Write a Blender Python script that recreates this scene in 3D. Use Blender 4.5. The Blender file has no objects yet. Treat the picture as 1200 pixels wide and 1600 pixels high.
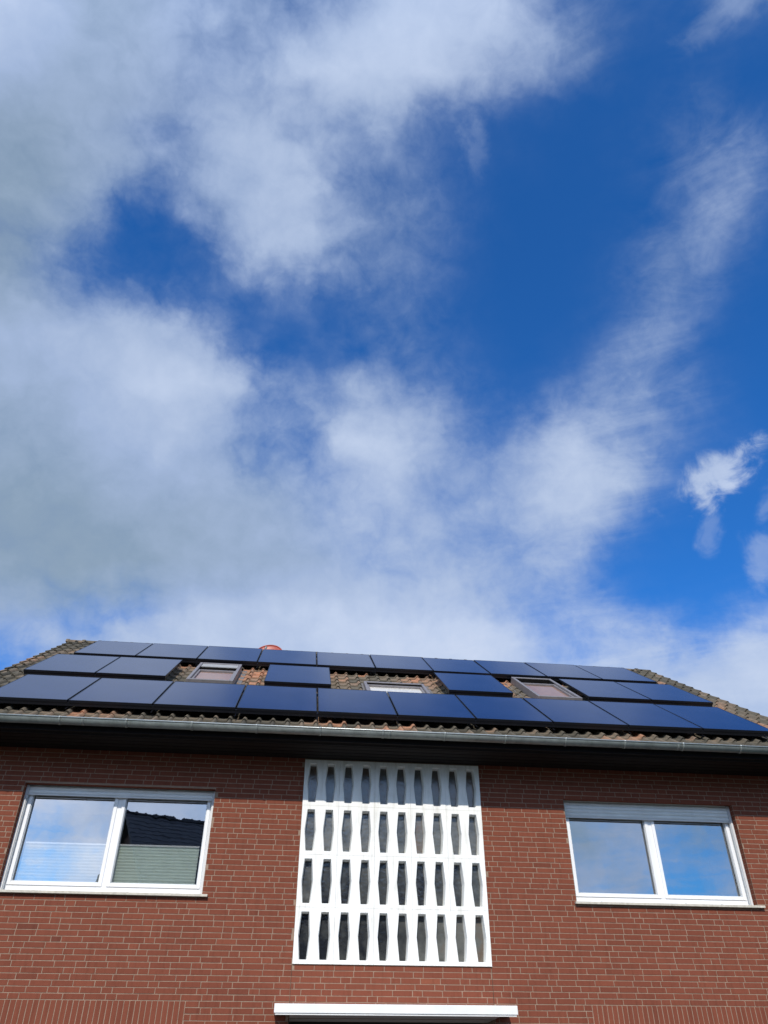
import bpy, bmesh, math, random
import numpy as np
from mathutils import Vector, Matrix
random.seed(7); rng = np.random.default_rng(7)
S = bpy.context.scene; C = S.collection
R = math.radians
CZ = 1.9                      # camera height above the ground
# ---------------------------------------------------------------- camera
cam = bpy.data.cameras.new('camera'); co = bpy.data.objects.new('camera', cam); C.objects.link(co)
F, PITCH, YAW, ROLL = 1178.7, R(35.998), R(6.416), R(0.18)
fw = Vector((math.sin(YAW)*math.cos(PITCH), math.cos(YAW)*math.cos(PITCH), math.sin(PITCH)))
rt = Vector((math.cos(YAW), -math.sin(YAW), 0)); up = rt.cross(fw)
r2 = math.cos(ROLL)*rt + math.sin(ROLL)*up; u2 = -math.sin(ROLL)*rt + math.cos(ROLL)*up
m = Matrix((r2, u2, -fw)).transposed().to_4x4(); m.translation = (0, 0, CZ); co.matrix_world = m
cam.sensor_fit = 'VERTICAL'; cam.sensor_height = 32.0; cam.lens = F/1600*32.0
cam.clip_end = 3000; cam.clip_start = .05; S.camera = co
S.view_settings.view_transform = 'Standard'; S.view_settings.look = 'None'
S.view_settings.exposure = 0.0; S.view_settings.gamma = 1
# ---------------------------------------------------------------- sun
SUN_EL, SUN_AZ = R(36.6), R(10)          # azimuth: towards -x from -y (behind the camera, slightly left)
sdir = Vector((-math.sin(SUN_AZ)*math.cos(SUN_EL), -math.cos(SUN_AZ)*math.cos(SUN_EL), math.sin(SUN_EL)))
sl = bpy.data.lights.new('sun', 'SUN'); sl.energy = 3.8; sl.angle = R(.53); sl.color = (1, .935, .845)
so = bpy.data.objects.new('sun', sl); C.objects.link(so); so.rotation_euler = sdir.to_track_quat('Z', 'Y').to_euler()
so.location = (0, -5, 20)
# ---------------------------------------------------------------- sky with clouds (by direction)
W = bpy.data.worlds.new('World'); S.world = W; W.use_nodes = True
nt = W.node_tree; nt.nodes.clear()
class NB:
    def __init__(s, nt): s.nt = nt
    def n(s, t, **kw):
        x = s.nt.nodes.new(t)
        for k, v in kw.items(): setattr(x, k, v)
        return x
    def put(s, sock, v):
        if isinstance(v, bpy.types.NodeSocket): s.nt.links.new(v, sock)
        elif v is not None: sock.default_value = v
    def math(s, op, a, b=None, c=None, clamp=False):
        x = s.n('ShaderNodeMath', operation=op, use_clamp=clamp)
        s.put(x.inputs[0], a); s.put(x.inputs[1], b)
        if c is not None: s.put(x.inputs[2], c)
        return x.outputs[0]
    def vm(s, op, a, b=None, scale=None):
        x = s.n('ShaderNodeVectorMath', operation=op); s.put(x.inputs[0], a)
        if b is not None: s.put(x.inputs[1], b)
        if scale is not None: s.put(x.inputs['Scale'], scale)
        return x.outputs['Value'] if op in ('DOT_PRODUCT', 'LENGTH') else x.outputs['Vector']
    def mr(s, v, a, b, c=0., d=1., interp='LINEAR'):
        x = s.n('ShaderNodeMapRange', interpolation_type=interp); s.put(x.inputs[0], v)
        for i, q in enumerate((a, b, c, d)): s.put(x.inputs[i+1], q)
        return x.outputs[0]
    def mixc(s, f, a, b, blend='MIX'):
        x = s.n('ShaderNodeMix', data_type='RGBA', blend_type=blend); s.put(x.inputs[0], f)
        s.put(x.inputs[6], a); s.put(x.inputs[7], b); return x.outputs[2]
    def noise(s, v, scale, detail=4, rough=.5, dist=0., col=False):
        x = s.n('ShaderNodeTexNoise'); s.put(x.inputs['Vector'], v); x.inputs['Scale'].default_value = scale
        x.inputs['Detail'].default_value = detail; x.inputs['Roughness'].default_value = rough; x.inputs['Distortion'].default_value = dist
        return x.outputs['Color'] if col else x.outputs['Fac']
    def ramp(s, v, stops, interp='LINEAR'):
        x = s.n('ShaderNodeValToRGB'); s.put(x.inputs[0], v); cr = x.color_ramp; cr.interpolation = interp
        while len(cr.elements) > 1: cr.elements.remove(cr.elements[-1])
        cr.elements[0].position = stops[0][0]; cr.elements[0].color = stops[0][1]
        for p, c in stops[1:]:
            e = cr.elements.new(p); e.color = c
        return x.outputs[0]
b = NB(nt)
# cloud amount (first number) and cloud brightness (second), set by bearing and height in the sky
XS = [0, 50, 100, 150, 200, 250, 300, 350, 400, 450, 500, 550, 600, 650, 700, 750, 800, 850, 900, 950, 1000, 1050, 1100, 1150, 1200]
COV = {
 0:   [95,93,92,88,88,88,70,72,70,55,50,60,85,88,88,82,66,45,32,20,8,10,14,40,15],
 60: [96,95,92,78,88,88,70,75,60,72,88,93,96,96,94,88,74,68,52,14,4,2,4,8,6],
 110: [95,93,90,84,88,84,64,80,72,74,90,96,97,96,92,78,64,46,26,6,0,8,16,6,0],
 160: [94,92,92,88,86,78,74,84,82,64,80,93,92,78,58,40,22,10,0,0,4,22,32,12,0],
 210: [92,90,90,86,82,52,68,82,86,76,60,62,66,34,14,18,5,0,0,3,10,30,40,40,2],
 260: [88,88,88,88,84,64,70,84,88,90,64,40,40,28,8,10,3,0,0,4,12,30,50,58,8],
 310: [84,86,86,78,50,36,56,82,88,92,84,38,32,34,20,3,0,0,0,2,12,30,48,50,6],
 360: [80,80,66,50,12,6,18,66,86,90,92,52,42,44,26,8,0,0,0,4,20,34,44,28,0],
 410: [82,66,42,22,9,8,12,46,72,84,78,48,36,34,24,4,0,0,0,8,24,38,36,8,0],
 460: [92,92,72,34,16,12,9,14,24,30,28,22,26,26,16,2,0,0,0,10,28,38,20,2,0],
 510: [94,96,95,92,88,92,66,20,8,8,12,18,26,28,14,2,0,0,0,14,34,30,4,0,0],
 560: [92,92,92,95,98,98,96,74,12,8,12,20,30,30,16,4,0,0,8,28,38,22,6,0,0],
 610: [92,92,93,97,98,100,100,97,68,38,22,46,48,46,32,18,8,10,26,44,40,22,10,2,0],
 660: [88,88,90,92,96,98,96,86,52,28,46,76,84,68,44,24,24,46,60,56,38,24,12,4,0],
 710: [84,86,88,90,90,92,90,78,38,32,54,88,94,84,58,34,44,78,86,68,38,18,10,6,0],
 738: [85,87,89,91,91,92,91,84,62,50,56,82,88,81,63,45,52,77,84,70,38,14,6,4,0],
 760: [86,88,90,92,92,92,92,90,84,68,58,78,84,78,64,50,56,78,84,68,32,10,4,2,0],
 810: [88,90,92,92,92,94,94,93,94,88,70,70,74,74,68,56,58,68,74,50,14,4,2,0,0],
 860: [90,90,92,92,92,94,94,94,94,94,88,76,74,74,70,64,60,62,58,14,2,0,0,0,6],
 910: [90,86,86,88,90,92,92,93,94,94,93,88,82,80,78,72,58,56,32,4,0,0,0,0,8],
 950: [80,82,64,48,42,80,90,94,95,95,95,95,94,93,90,86,70,26,56,36,12,7,9,13,22],
 985: [52,68,74,66,74,88,93,95,95,95,96,96,96,96,95,93,88,44,40,62,58,40,36,52,58],
 1020:[30,60,75,80,85,90,94,95,95,95,96,96,96,97,97,95,88,50,54,72,82,80,84,90,92],
 1070:[15,40,60,75,85,90,92,94,95,95,95,95,95,95,95,90,85,60,70,80,88,90,92,94,94],
 1150:[40,50,60,75,80,85,90,94,95,95,95,95,95,95,95,90,85,70,80,85,90,90,90,92,94]}
BRI = {
 0:   [72,70,58,52,56,60,60,62,58,60,60,62,64,72,74,74,72,70,60,55,50,50,50,60,50],
 110: [66,60,54,54,56,60,60,64,60,66,76,80,80,80,78,72,68,62,55,50,50,50,50,50,50],
 210: [48,46,52,56,58,60,62,64,66,64,60,62,60,60,60,60,60,60,60,55,55,58,60,62,60],
 310: [40,42,50,54,56,58,60,60,64,70,70,58,56,56,60,60,60,60,60,55,55,60,68,72,60],
 410: [40,46,50,52,52,54,56,60,66,68,64,58,56,56,60,60,60,60,60,60,55,55,60,60,60],
 510: [56,62,64,62,60,66,66,60,56,56,56,56,56,56,60,60,60,60,60,60,60,60,60,60,60],
 610: [50,54,56,64,70,78,76,74,66,58,56,58,60,60,60,60,60,62,62,62,60,60,60,60,60],
 710: [44,46,48,54,60,62,60,58,52,56,62,80,84,74,64,62,64,76,80,70,62,60,66,86,70],
 810: [36,38,40,44,46,48,48,52,56,56,58,66,70,68,66,64,66,70,72,66,60,60,80,80,70],
 910: [46,40,36,36,40,44,48,50,52,54,58,62,66,66,66,64,64,66,66,60,60,60,60,70,70],
 950: [60,58,56,54,56,62,66,70,72,74,76,80,84,84,82,80,80,76,76,70,62,62,66,72,76],
 985: [62,68,68,66,70,74,76,78,80,82,84,90,92,92,90,90,86,78,80,80,78,74,76,80,82],
 1150:[56,60,60,60,62,64,66,68,70,72,76,80,82,82,82,80,78,76,76,76,76,76,76,76,76]}
def interp_rows(D, y):
    ys = sorted(D); y = min(max(y, ys[0]), ys[-1])
    for a_, c_ in zip(ys, ys[1:]):
        if a_ <= y <= c_:
            t = (y-a_)/(c_-a_); return (1-t)*np.array(D[a_], float)+t*np.array(D[c_], float)
geo = b.n('ShaderNodeNewGeometry'); D0 = b.n('ShaderNodeTexCoord').outputs['Generated']
sp = b.n('ShaderNodeSeparateXYZ'); b.put(sp.inputs[0], D0)
zc = b.math('MAXIMUM', sp.outputs[2], .06)
deck = b.n('ShaderNodeCombineXYZ'); b.put(deck.inputs[0], b.math('DIVIDE', sp.outputs[0], zc)); b.put(deck.inputs[1], b.math('DIVIDE', sp.outputs[1], zc))
deck = deck.outputs[0]
wn = b.noise(D0, 3.2, 5, .55, 0, True)
wv = b.vm('SCALE', b.vm('SUBTRACT', wn, (.5, .5, .5)), scale=.075)
wn2 = b.noise(D0, 17, 4, .6, 0, True)
wv2 = b.vm('SCALE', b.vm('SUBTRACT', wn2, (.5, .5, .5)), scale=.05)
Dw = b.vm('ADD', b.vm('ADD', D0, wv), wv2)
CEN, RX, UX = tuple(fw), tuple(r2), tuple(u2)
dc = b.math('MAXIMUM', b.vm('DOT_PRODUCT', D0, CEN), .05)
uu = b.math('DIVIDE', b.vm('DOT_PRODUCT', Dw, RX), dc)
vv = b.math('DIVIDE', b.vm('DOT_PRODUCT', Dw, UX), dc)
up_ = b.math('MULTIPLY_ADD', uu, F/1300, 650/1300)      # 0..1 across the mapped part of the sky
vp_ = b.math('MULTIPLY_ADD', vv, -F, 800.)
rows = list(range(-20, 1160, 45)); acc = None
for k, y in enumerate(rows):
    cv = interp_rows(COV, y)/100; br = interp_rows(BRI, y)/100
    st = [((x+50)/1300, (float(c), float(l), 0, 1)) for x, c, l in zip(XS, cv, br)]
    rc = b.ramp(up_, st, 'B_SPLINE')
    acc = rc if acc is None else b.mixc(b.mr(vp_, float(rows[k-1]), float(y)), acc, rc)
ss = b.n('ShaderNodeSeparateColor'); b.put(ss.inputs[0], acc)
cov, bri = ss.outputs[0], ss.outputs[1]
# the rest of the sky: soft broken cloud
gn = b.noise(b.vm('ADD', D0, (.7, .3, .15)), 3.1, 7, .55, .3)
gcov = b.mr(gn, .36, .58, .2, .9, 'SMOOTHSTEP')
inside = b.math('MULTIPLY', b.mr(b.math('ABSOLUTE', uu), .62, .85, 1., 0., 'SMOOTHSTEP'), b.mr(vp_, -250., -60., 0., 1., 'SMOOTHSTEP'))
inside = b.math('MULTIPLY', inside, b.mr(b.vm('DOT_PRODUCT', D0, CEN), .3, .5))
mixf = b.n('ShaderNodeMix', data_type='FLOAT'); b.put(mixf.inputs[0], inside); gcov = b.math('ADD', gcov, b.math('MULTIPLY', b.mr(b.vm('DOT_PRODUCT', D0, (-.285, -.945, .155)), .955, .997, 0., 1., 'SMOOTHSTEP'), .25))
b.put(mixf.inputs[2], gcov); b.put(mixf.inputs[3], cov); cov = mixf.outputs[0]
mixg = b.n('ShaderNodeMix', data_type='FLOAT'); b.put(mixg.inputs[0], inside); b.put(mixg.inputs[2], b.math('MULTIPLY_ADD', b.math('SUBTRACT', b.noise(D0, 7., 5, .55), .5), 1.1, b.mr(sp.outputs[0], -.35, .4, .90, .58))); b.put(mixg.inputs[3], bri); bri = mixg.outputs[0]
# fine structure: billows plus drawn-out wisps
f1 = b.noise(deck, 2.6, 9, .58, .5)
rot = b.n('ShaderNodeMapping'); b.put(rot.inputs[0], D0); rot.inputs['Rotation'].default_value = (0, R(-38), R(8)); rot.inputs['Scale'].default_value = (5, 9, 24)
f2 = b.noise(rot.outputs[0], 1.0, 7, .6, .8)
f3 = b.noise(D0, 26, 7, .62, .4)
fine = b.math('ADD', b.math('MULTIPLY', b.math('SUBTRACT', f1, .5), .75), b.math('ADD', b.math('MULTIPLY', b.math('MULTIPLY', b.math('SUBTRACT', f2, .5), .75), b.mr(uu, .12, .34, .1, 1.)), b.math('MULTIPLY', b.math('SUBTRACT', f3, .5), .48)))
bn1 = b.noise(b.vm('ADD', D0, wv2), 6.5, 2, .5); bn2 = b.noise(b.vm('ADD', D0, wv2), 15., 4, .55)
ab = lambda n_: b.math('ABSOLUTE', b.math('MULTIPLY_ADD', n_, 2., -1.))
bil = b.math('SUBTRACT', b.math('ADD', b.math('MULTIPLY', ab(bn1), 1.1), b.math('MULTIPLY', ab(bn2), .7)), .30)
leftw = b.mr(uu, -.1, .22, 1., .25)
fine = b.math('ADD', fine, b.math('MULTIPLY', bil, b.math('MULTIPLY', leftw, .55)))
edge = b.math('MULTIPLY_ADD', b.math('MULTIPLY', cov, b.math('SUBTRACT', 1.02, cov)), 3.9, .04)
cov2 = b.math('ADD', cov, b.math('MULTIPLY', fine, edge))
def puff(px, py, rx, ry, rotd, amt):
    a_ = R(rotd); dx = b.math('SUBTRACT', uu2, (px-600)/F); dy = b.math('SUBTRACT', vv2, (800-py)/F)
    X = b.math('ADD', b.math('MULTIPLY', dx, math.cos(a_)*F/rx), b.math('MULTIPLY', dy, math.sin(a_)*F/rx))
    Y = b.math('ADD', b.math('MULTIPLY', dx, -math.sin(a_)*F/ry), b.math('MULTIPLY', dy, math.cos(a_)*F/ry))
    d = b.math('SQRT', b.math('ADD', b.math('MULTIPLY', X, X), b.math('MULTIPLY', Y, Y)))
    d = b.math('ADD', d, b.math('MULTIPLY', b.math('SUBTRACT', pn, .5), 3.4))
    return b.mr(d, 1.7, .2, 0., amt, 'SMOOTHSTEP')
uu2 = b.math('DIVIDE', b.vm('DOT_PRODUCT', b.vm('ADD', D0, wv2), RX), dc); vv2 = b.math('DIVIDE', b.vm('DOT_PRODUCT', b.vm('ADD', D0, wv2), UX), dc)
pn = b.noise(D0, 24, 7, .6, .6)
pf = puff(1128, 738, 66, 28, 38, .78)
for a_ in ((1098, 778, 30, 22, 70, .8), (1108, 830, 40, 14, 80, .3), (1192, 872, 46, 26, 60, .4), (1200, 790, 30, 14, 70, .3), (1130, 22, 60, 22, 35, .22), (735, 235, 40, 18, 100, .22)):
    pf = b.math('MAXIMUM', pf, puff(*a_))
cov2 = b.math('ADD', cov2, b.math('MULTIPLY', b.math('MULTIPLY', pf, inside), b.math('SUBTRACT', 1., b.math('MULTIPLY', cov2, 1., clamp=True))))
bri = b.math('MULTIPLY_ADD', pf, .08, bri)
cov2 = b.math('MULTIPLY', b.math('ADD', b.math('MULTIPLY', b.mr(cov2, .04, .92, 0., 1., 'SMOOTHSTEP'), .6), b.math('MULTIPLY', b.mr(cov2, .0, 1.), .42)), .975, clamp=True)
sky = b.n('ShaderNodeTexSky', sky_type='NISHITA', sun_disc=False); sky.sun_elevation = SUN_EL
sky.sun_rotation = math.atan2(sdir.x, sdir.y); sky.air_density = 1.0; sky.dust_density = .6; sky.ozone_density = 2.5; sky.altitude = 50
hs = b.n('ShaderNodeHueSaturation'); hs.inputs['Saturation'].default_value = 1.0; b.put(hs.inputs['Color'], b.mixc(1., sky.outputs[0], (.24, .92, 1.72, 1), 'MULTIPLY'))
bg1 = b.n('ShaderNodeBackground'); b.put(bg1.inputs[0], hs.outputs[0]); bg1.inputs[1].default_value = .11
bmod = b.math('ADD', bri, b.math('MULTIPLY', fine, .22))
# clouds towards the sun are brighter
sund = b.mr(b.vm('DOT_PRODUCT', D0, tuple(sdir)), .2, 1., 0., 1.)
ccol = b.ramp(bmod, [(0, (.19, .26, .33, 1)), (.4, (.28, .38, .50, 1)), (.6, (.38, .49, .71, 1)), (.85, (.57, .67, .87, 1)), (1, (.72, .79, .95, 1))])
bg2 = b.n('ShaderNodeBackground'); b.put(bg2.inputs[0], ccol); b.put(bg2.inputs[1], b.math('MULTIPLY_ADD', sund, .95, .98))
ms = b.n('ShaderNodeMixShader'); b.put(ms.inputs[0], cov2); b.put(ms.inputs[1], bg1.outputs[0]); b.put(ms.inputs[2], bg2.outputs[0])
wo = b.n('ShaderNodeOutputWorld'); b.put(wo.inputs[0], ms.outputs[0])
W.cycles.sampling_method = 'MANUAL'; W.cycles.sample_map_resolution = 512
# ---------------------------------------------------------------- materials
def mat(name, col, rough=.6, metal=0., spec=.5, var=0., vscale=8., bump=0., bscale=60., attr=None, coat=0.):
    M = bpy.data.materials.new(name); M.use_nodes = True; t = M.node_tree; q = NB(t)
    P = t.nodes['Principled BSDF']; P.inputs['Roughness'].default_value = rough; P.inputs['Metallic'].default_value = metal
    P.inputs['Specular IOR Level'].default_value = spec; P.inputs['Coat Weight'].default_value = coat
    tc = q.n('ShaderNodeTexCoord').outputs['Object']
    c = tuple(col)+(1,)
    if var:
        nf = q.noise(tc, vscale, 6, .65)
        lo = tuple(x*(1-var) for x in col)+(1,); hi = tuple(min(1, x*(1+var)) for x in col)+(1,)
        cs = q.mixc(q.mr(nf, .3, .7), lo, hi); q.put(P.inputs['Base Color'], cs)
    else: P.inputs['Base Color'].default_value = c
    if bump:
        bn = q.n('ShaderNodeBump'); bn.inputs['Strength'].default_value = 1; bn.inputs['Distance'].default_value = bump
        q.put(bn.inputs['Height'], q.noise(tc, bscale, 5, .6)); q.put(P.inputs['Normal'], bn.outputs[0])
    return M
def attr_mat(name, stops, rough, bump, bscale, mott=.25, mscale=30., patch=None):
    """colour picked per brick / tile from a stored random number, mottled"""
    M = bpy.data.materials.new(name); M.use_nodes = True; t = M.node_tree; q = NB(t)
    P = t.nodes['Principled BSDF']; P.inputs['Roughness'].default_value = rough; P.inputs['Specular IOR Level'].default_value = .12
    at = q.n('ShaderNodeAttribute', attribute_name='pick'); tc = q.n('ShaderNodeTexCoord').outputs['Object']
    nz = q.noise(tc, mscale, 6, .7); nz2 = q.noise(tc, 1.3, 4, .6)
    v = q.math('ADD', at.outputs['Fac'], q.math('MULTIPLY', q.math('SUBTRACT', nz, .5), mott))
    v = q.math('ADD', v, q.math('MULTIPLY', q.math('SUBTRACT', nz2, .5), .25))
    cs = q.ramp(v, stops)
    if patch:
        pf = q.mr(q.noise(tc, patch[1], 7, .7), patch[2], patch[3])
        cs = q.mixc(q.math('MULTIPLY', pf, patch[4]), cs, patch[0]+(1,))
    q.put(P.inputs['Base Color'], cs)
    bn = q.n('ShaderNodeBump'); bn.inputs['Strength'].default_value = 1; bn.inputs['Distance'].default_value = bump
    q.put(bn.inputs['Height'], q.noise(tc, bscale, 5, .65)); q.put(P.inputs['Normal'], bn.outputs[0])
    return M
M_brick = attr_mat('red_brick', [(0, (.11, .038, .026, 1)), (.3, (.168, .052, .031, 1)), (.6, (.202, .062, .036, 1)), (.85, (.235, .076, .042, 1)), (1, (.31, .11, .055, 1))], .85, .0015, 140, .35, 25)
M_mortar = mat('mortar', (.275, .19, .135), .95, var=.22, vscale=14, bump=.002, bscale=120)
M_tile = attr_mat('clay_tile', [(0, (.07, .062, .048, 1)), (.3, (.125, .108, .080, 1)), (.55, (.20, .15, .105, 1)), (.75, (.32, .185, .115, 1)), (1, (.44, .21, .12, 1))], .9, .004, 70, .35, 16, ((.085, .082, .066), 9., .45, .66, .65))
M_pvc = mat('white_plastic', (.80, .81, .82), .32, var=.03, vscale=3)
M_pvc_grey = mat('grey_plastic', (.56, .59, .60), .4, var=.04, vscale=3)
M_shut = mat('shutter_slats', (.80, .82, .80), .45, var=.06, vscale=5)
M_rail = mat('white_rail', (.66, .67, .67), .4, var=.05)
M_stone = mat('stone_sill', (.50, .47, .39), .7, var=.22, vscale=22, bump=.001, bscale=150)
M_screen = mat('white_concrete', (.84, .84, .80), .75, var=.07, vscale=5, bump=.002, bscale=50)
M_canopy = mat('canopy_paint', (.78, .79, .77), .45, var=.06, vscale=4)
M_zinc = mat('zinc', (.235, .26, .24), .5, metal=.3, var=.22, vscale=6, bump=.0006, bscale=30)
M_zinc2 = mat('zinc_edge', (.42, .45, .43), .35, metal=.6, var=.1)
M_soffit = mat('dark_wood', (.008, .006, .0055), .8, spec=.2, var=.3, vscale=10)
M_black = mat('black_anodised', (.010, .011, .016), .35, metal=.3)
M_frame = mat('roof_window_cover', (.20, .185, .185), .45, metal=.1, var=.15, vscale=9)
M_frame2 = mat('grey_cover_slat', (.30, .30, .29), .5, var=.12, vscale=9)
M_lead = mat('lead_flashing', (.15, .14, .13), .6, var=.25, vscale=14)
M_in = mat('room_plaster', (.22, .21, .19), .9, var=.1, vscale=2)
M_dark = mat('dark_door', (.02, .018, .016), .5, var=.2)
M_dish = mat('red_dish', (.34, .058, .034), .45, var=.12, vscale=5)
M_dish2 = mat('pale_red_dish', (.50, .12, .075), .4, var=.1, vscale=5)
M_ground = mat('paving', (.085, .08, .075), .9, var=.25, vscale=1.5, bump=.004, bscale=20)
M_grass = mat('lawn', (.035, .05, .02), .95, var=.35, vscale=3, bump=.02, bscale=30)
M_nroof = mat('dark_roof_tile', (.06, .065, .078), .8, var=.25, vscale=4)
M_nwall = mat('dark_brick', (.10, .06, .045), .9, var=.25, vscale=5)
# pleated blind
M_blind = mat('green_pleated_fabric', (.68, .78, .71), .85, var=.06, vscale=6)
M_blind2 = mat('white_pleated_fabric', (.42, .46, .46), .85, var=.05, vscale=6)
M_brown = mat('brown_blind', (.30, .17, .115), .85, var=.12, vscale=10)
M_cream = mat('cream_blind', (.72, .69, .62), .8, var=.07, vscale=4)
M_curtain = mat('brown_curtain', (.26, .19, .13), .95, var=.45, vscale=5)
def glass(name, refl, tint=(.6, .66, .66), rough=0., bump=0., bscale=10., body=None):
    M = bpy.data.materials.new(name); M.use_nodes = True; t = M.node_tree; t.nodes.clear(); q = NB(t)
    if body is None:
        a = q.n('ShaderNodeBsdfTransparent'); a.inputs[0].default_value = tint+(1,)
    else:
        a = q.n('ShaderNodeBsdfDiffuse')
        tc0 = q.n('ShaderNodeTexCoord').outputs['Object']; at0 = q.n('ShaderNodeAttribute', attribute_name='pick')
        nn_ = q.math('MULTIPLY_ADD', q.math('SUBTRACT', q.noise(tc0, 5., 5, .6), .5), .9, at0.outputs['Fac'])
        q.put(a.inputs[0], q.ramp(nn_, [(0, (.012, .014, .018, 1)), (.3, (.06, .063, .061, 1)), (.55, (.125, .128, .118, 1)), (.75, (.125, .095, .072, 1)), (1, (.20, .165, .12, 1))]))  # diffuse pane tones, with reflections painted in by row
    g = q.n('ShaderNodeBsdfGlossy'); g.inputs['Roughness'].default_value = rough
    lwt = q.n('ShaderNodeLayerWeight'); lwt.inputs[0].default_value = .5
    fac = q.math('MULTIPLY_ADD', q.math('POWER', lwt.outputs['Facing'], 5.), 1.0-refl, refl, clamp=True)
    if bump:
        tc = q.n('ShaderNodeTexCoord').outputs['Object']
        bn = q.n('ShaderNodeBump'); bn.inputs['Strength'].default_value = 1; bn.inputs['Distance'].default_value = bump
        q.put(bn.inputs['Height'], q.noise(tc, bscale, 3, .5)); q.put(g.inputs['Normal'], bn.outputs[0])
    x = q.n('ShaderNodeMixShader'); q.put(x.inputs[0], fac); q.put(x.inputs[1], a.outputs[0]); q.put(x.inputs[2], g.outputs[0])
    o = q.n('ShaderNodeOutputMaterial'); q.put(o.inputs[0], x.outputs[0]); return M
M_glass = glass('window_glass', .54, (.96, .98, .97), bump=.0006, bscale=2.2)
M_rglass = glass('roof_window_glass', .02, (.95, .95, .95))
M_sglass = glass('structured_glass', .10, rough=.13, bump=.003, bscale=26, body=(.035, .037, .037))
# solar glass: dark blue-black cells under smooth glass
M_solar = bpy.data.materials.new('solar_glass'); M_solar.use_nodes = True
q = NB(M_solar.node_tree); P = M_solar.node_tree.nodes['Principled BSDF']
P.inputs['Roughness'].default_value = .12; P.inputs['IOR'].default_value = 1.5
tc = q.n('ShaderNodeTexCoord').outputs['Object']
sx = q.n('ShaderNodeSeparateXYZ'); q.put(sx.inputs[0], tc)
def linemask(v, per, w):
    fr = q.math('FRACT', q.math('DIVIDE', v, per)); d = q.math('ABSOLUTE', q.math('SUBTRACT', fr, .5)); return q.mr(d, .5-w/per, .5-w/per*.6)
lm = q.math('MAXIMUM', linemask(sx.outputs[0], .182, .0015), linemask(sx.outputs[1], .091, .001))
q.put(P.inputs['Base Color'], q.mixc(q.math('MULTIPLY', lm, .6), q.mixc(q.mr(q.noise(tc, 1.5, 3, .5), .3, .7), (.010, .018, .060, 1), (.015, .025, .075, 1)), (.003, .003, .006, 1)))
def streaks(M, col, amt):
    q = NB(M.node_tree); P = M.node_tree.nodes['Principled BSDF']
    tc = q.n('ShaderNodeTexCoord').outputs['Object']; mp = q.n('ShaderNodeMapping'); q.put(mp.inputs[0], tc); mp.inputs['Scale'].default_value = (9, 9, .7)
    src = P.inputs['Base Color'].links[0].from_socket
    f = q.math('MULTIPLY', q.mr(q.noise(mp.outputs[0], 2.2, 6, .65), .5, .74), amt)
    q.put(P.inputs['Base Color'], q.mixc(f, src, col+(1,), 'MULTIPLY'))
streaks(M_screen, (.62, .60, .52), .55); streaks(M_brick, (.62, .60, .58), .55); streaks(M_pvc, (.85, .85, .80), .4); streaks(M_zinc, (.55, .56, .52), .6)
# ---------------------------------------------------------------- helpers
class MB:
    def __init__(s): s.v = []; s.f = []; s.m = []; s.a = []; s.sm = []
    def add(s, vs, fs, mi=0, a=0., smooth=False):
        o = len(s.v); s.v += [tuple(x) for x in vs]
        for f in fs: s.f.append(tuple(o+i for i in f)); s.m.append(mi); s.a.append(a); s.sm.append(smooth)
    def box(s, x0, x1, y0, y1, z0, z1, mi=0, a=0.):
        s.add([(x, y, z) for z in (z0, z1) for y in (y0, y1) for x in (x0, x1)],
              [(0, 2, 3, 1), (4, 5, 7, 6), (0, 1, 5, 4), (2, 6, 7, 3), (0, 4, 6, 2), (1, 3, 7, 5)], mi, a)
    def rot(s, M): s.v = [tuple(M @ Vector(p)) for p in s.v]; return s
    def build(s, name, mats, parent=None, loc=None, bevel=0.):
        me = bpy.data.meshes.new(name); me.from_pydata(s.v, [], s.f)
        for k in (mats if isinstance(mats, (list, tuple)) else [mats]): me.materials.append(k)
        me.polygons.foreach_set('material_index', s.m); me.polygons.foreach_set('use_smooth', s.sm)
        at = me.attributes.new('pick', 'FLOAT', 'FACE'); at.data.foreach_set('value', s.a)
        me.update(); o = bpy.data.objects.new(name, me); C.objects.link(o)
        if parent: o.parent = parent
        if loc: o.location = loc
        if bevel:
            bm = o.modifiers.new('bevel', 'BEVEL'); bm.width = bevel; bm.segments = 2; bm.limit_method = 'ANGLE'
        return o
def tag(o, label=None, cat=None, group=None, kind=None):
    if label: o['label'] = label
    if cat: o['category'] = cat
    if group: o['group'] = group
    if kind: o['kind'] = kind
    return o
def empty(name, loc=(0, 0, 0)):
    o = bpy.data.objects.new(name, None); C.objects.link(o); o.location = loc; o.empty_display_size = .2; return o
# ---------------------------------------------------------------- ground
g = MB(); g.add([(-600, -600, 0), (600, -600, 0), (600, 600, 0), (-600, 600, 0)], [(0, 1, 2, 3)])
tag(g.build('ground', M_grass), kind='structure')
g = MB(); g.box(-7, 9.5, -6, 10.99, -.2, .006)
tag(g.build('pavement', M_ground), kind='structure')
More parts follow.
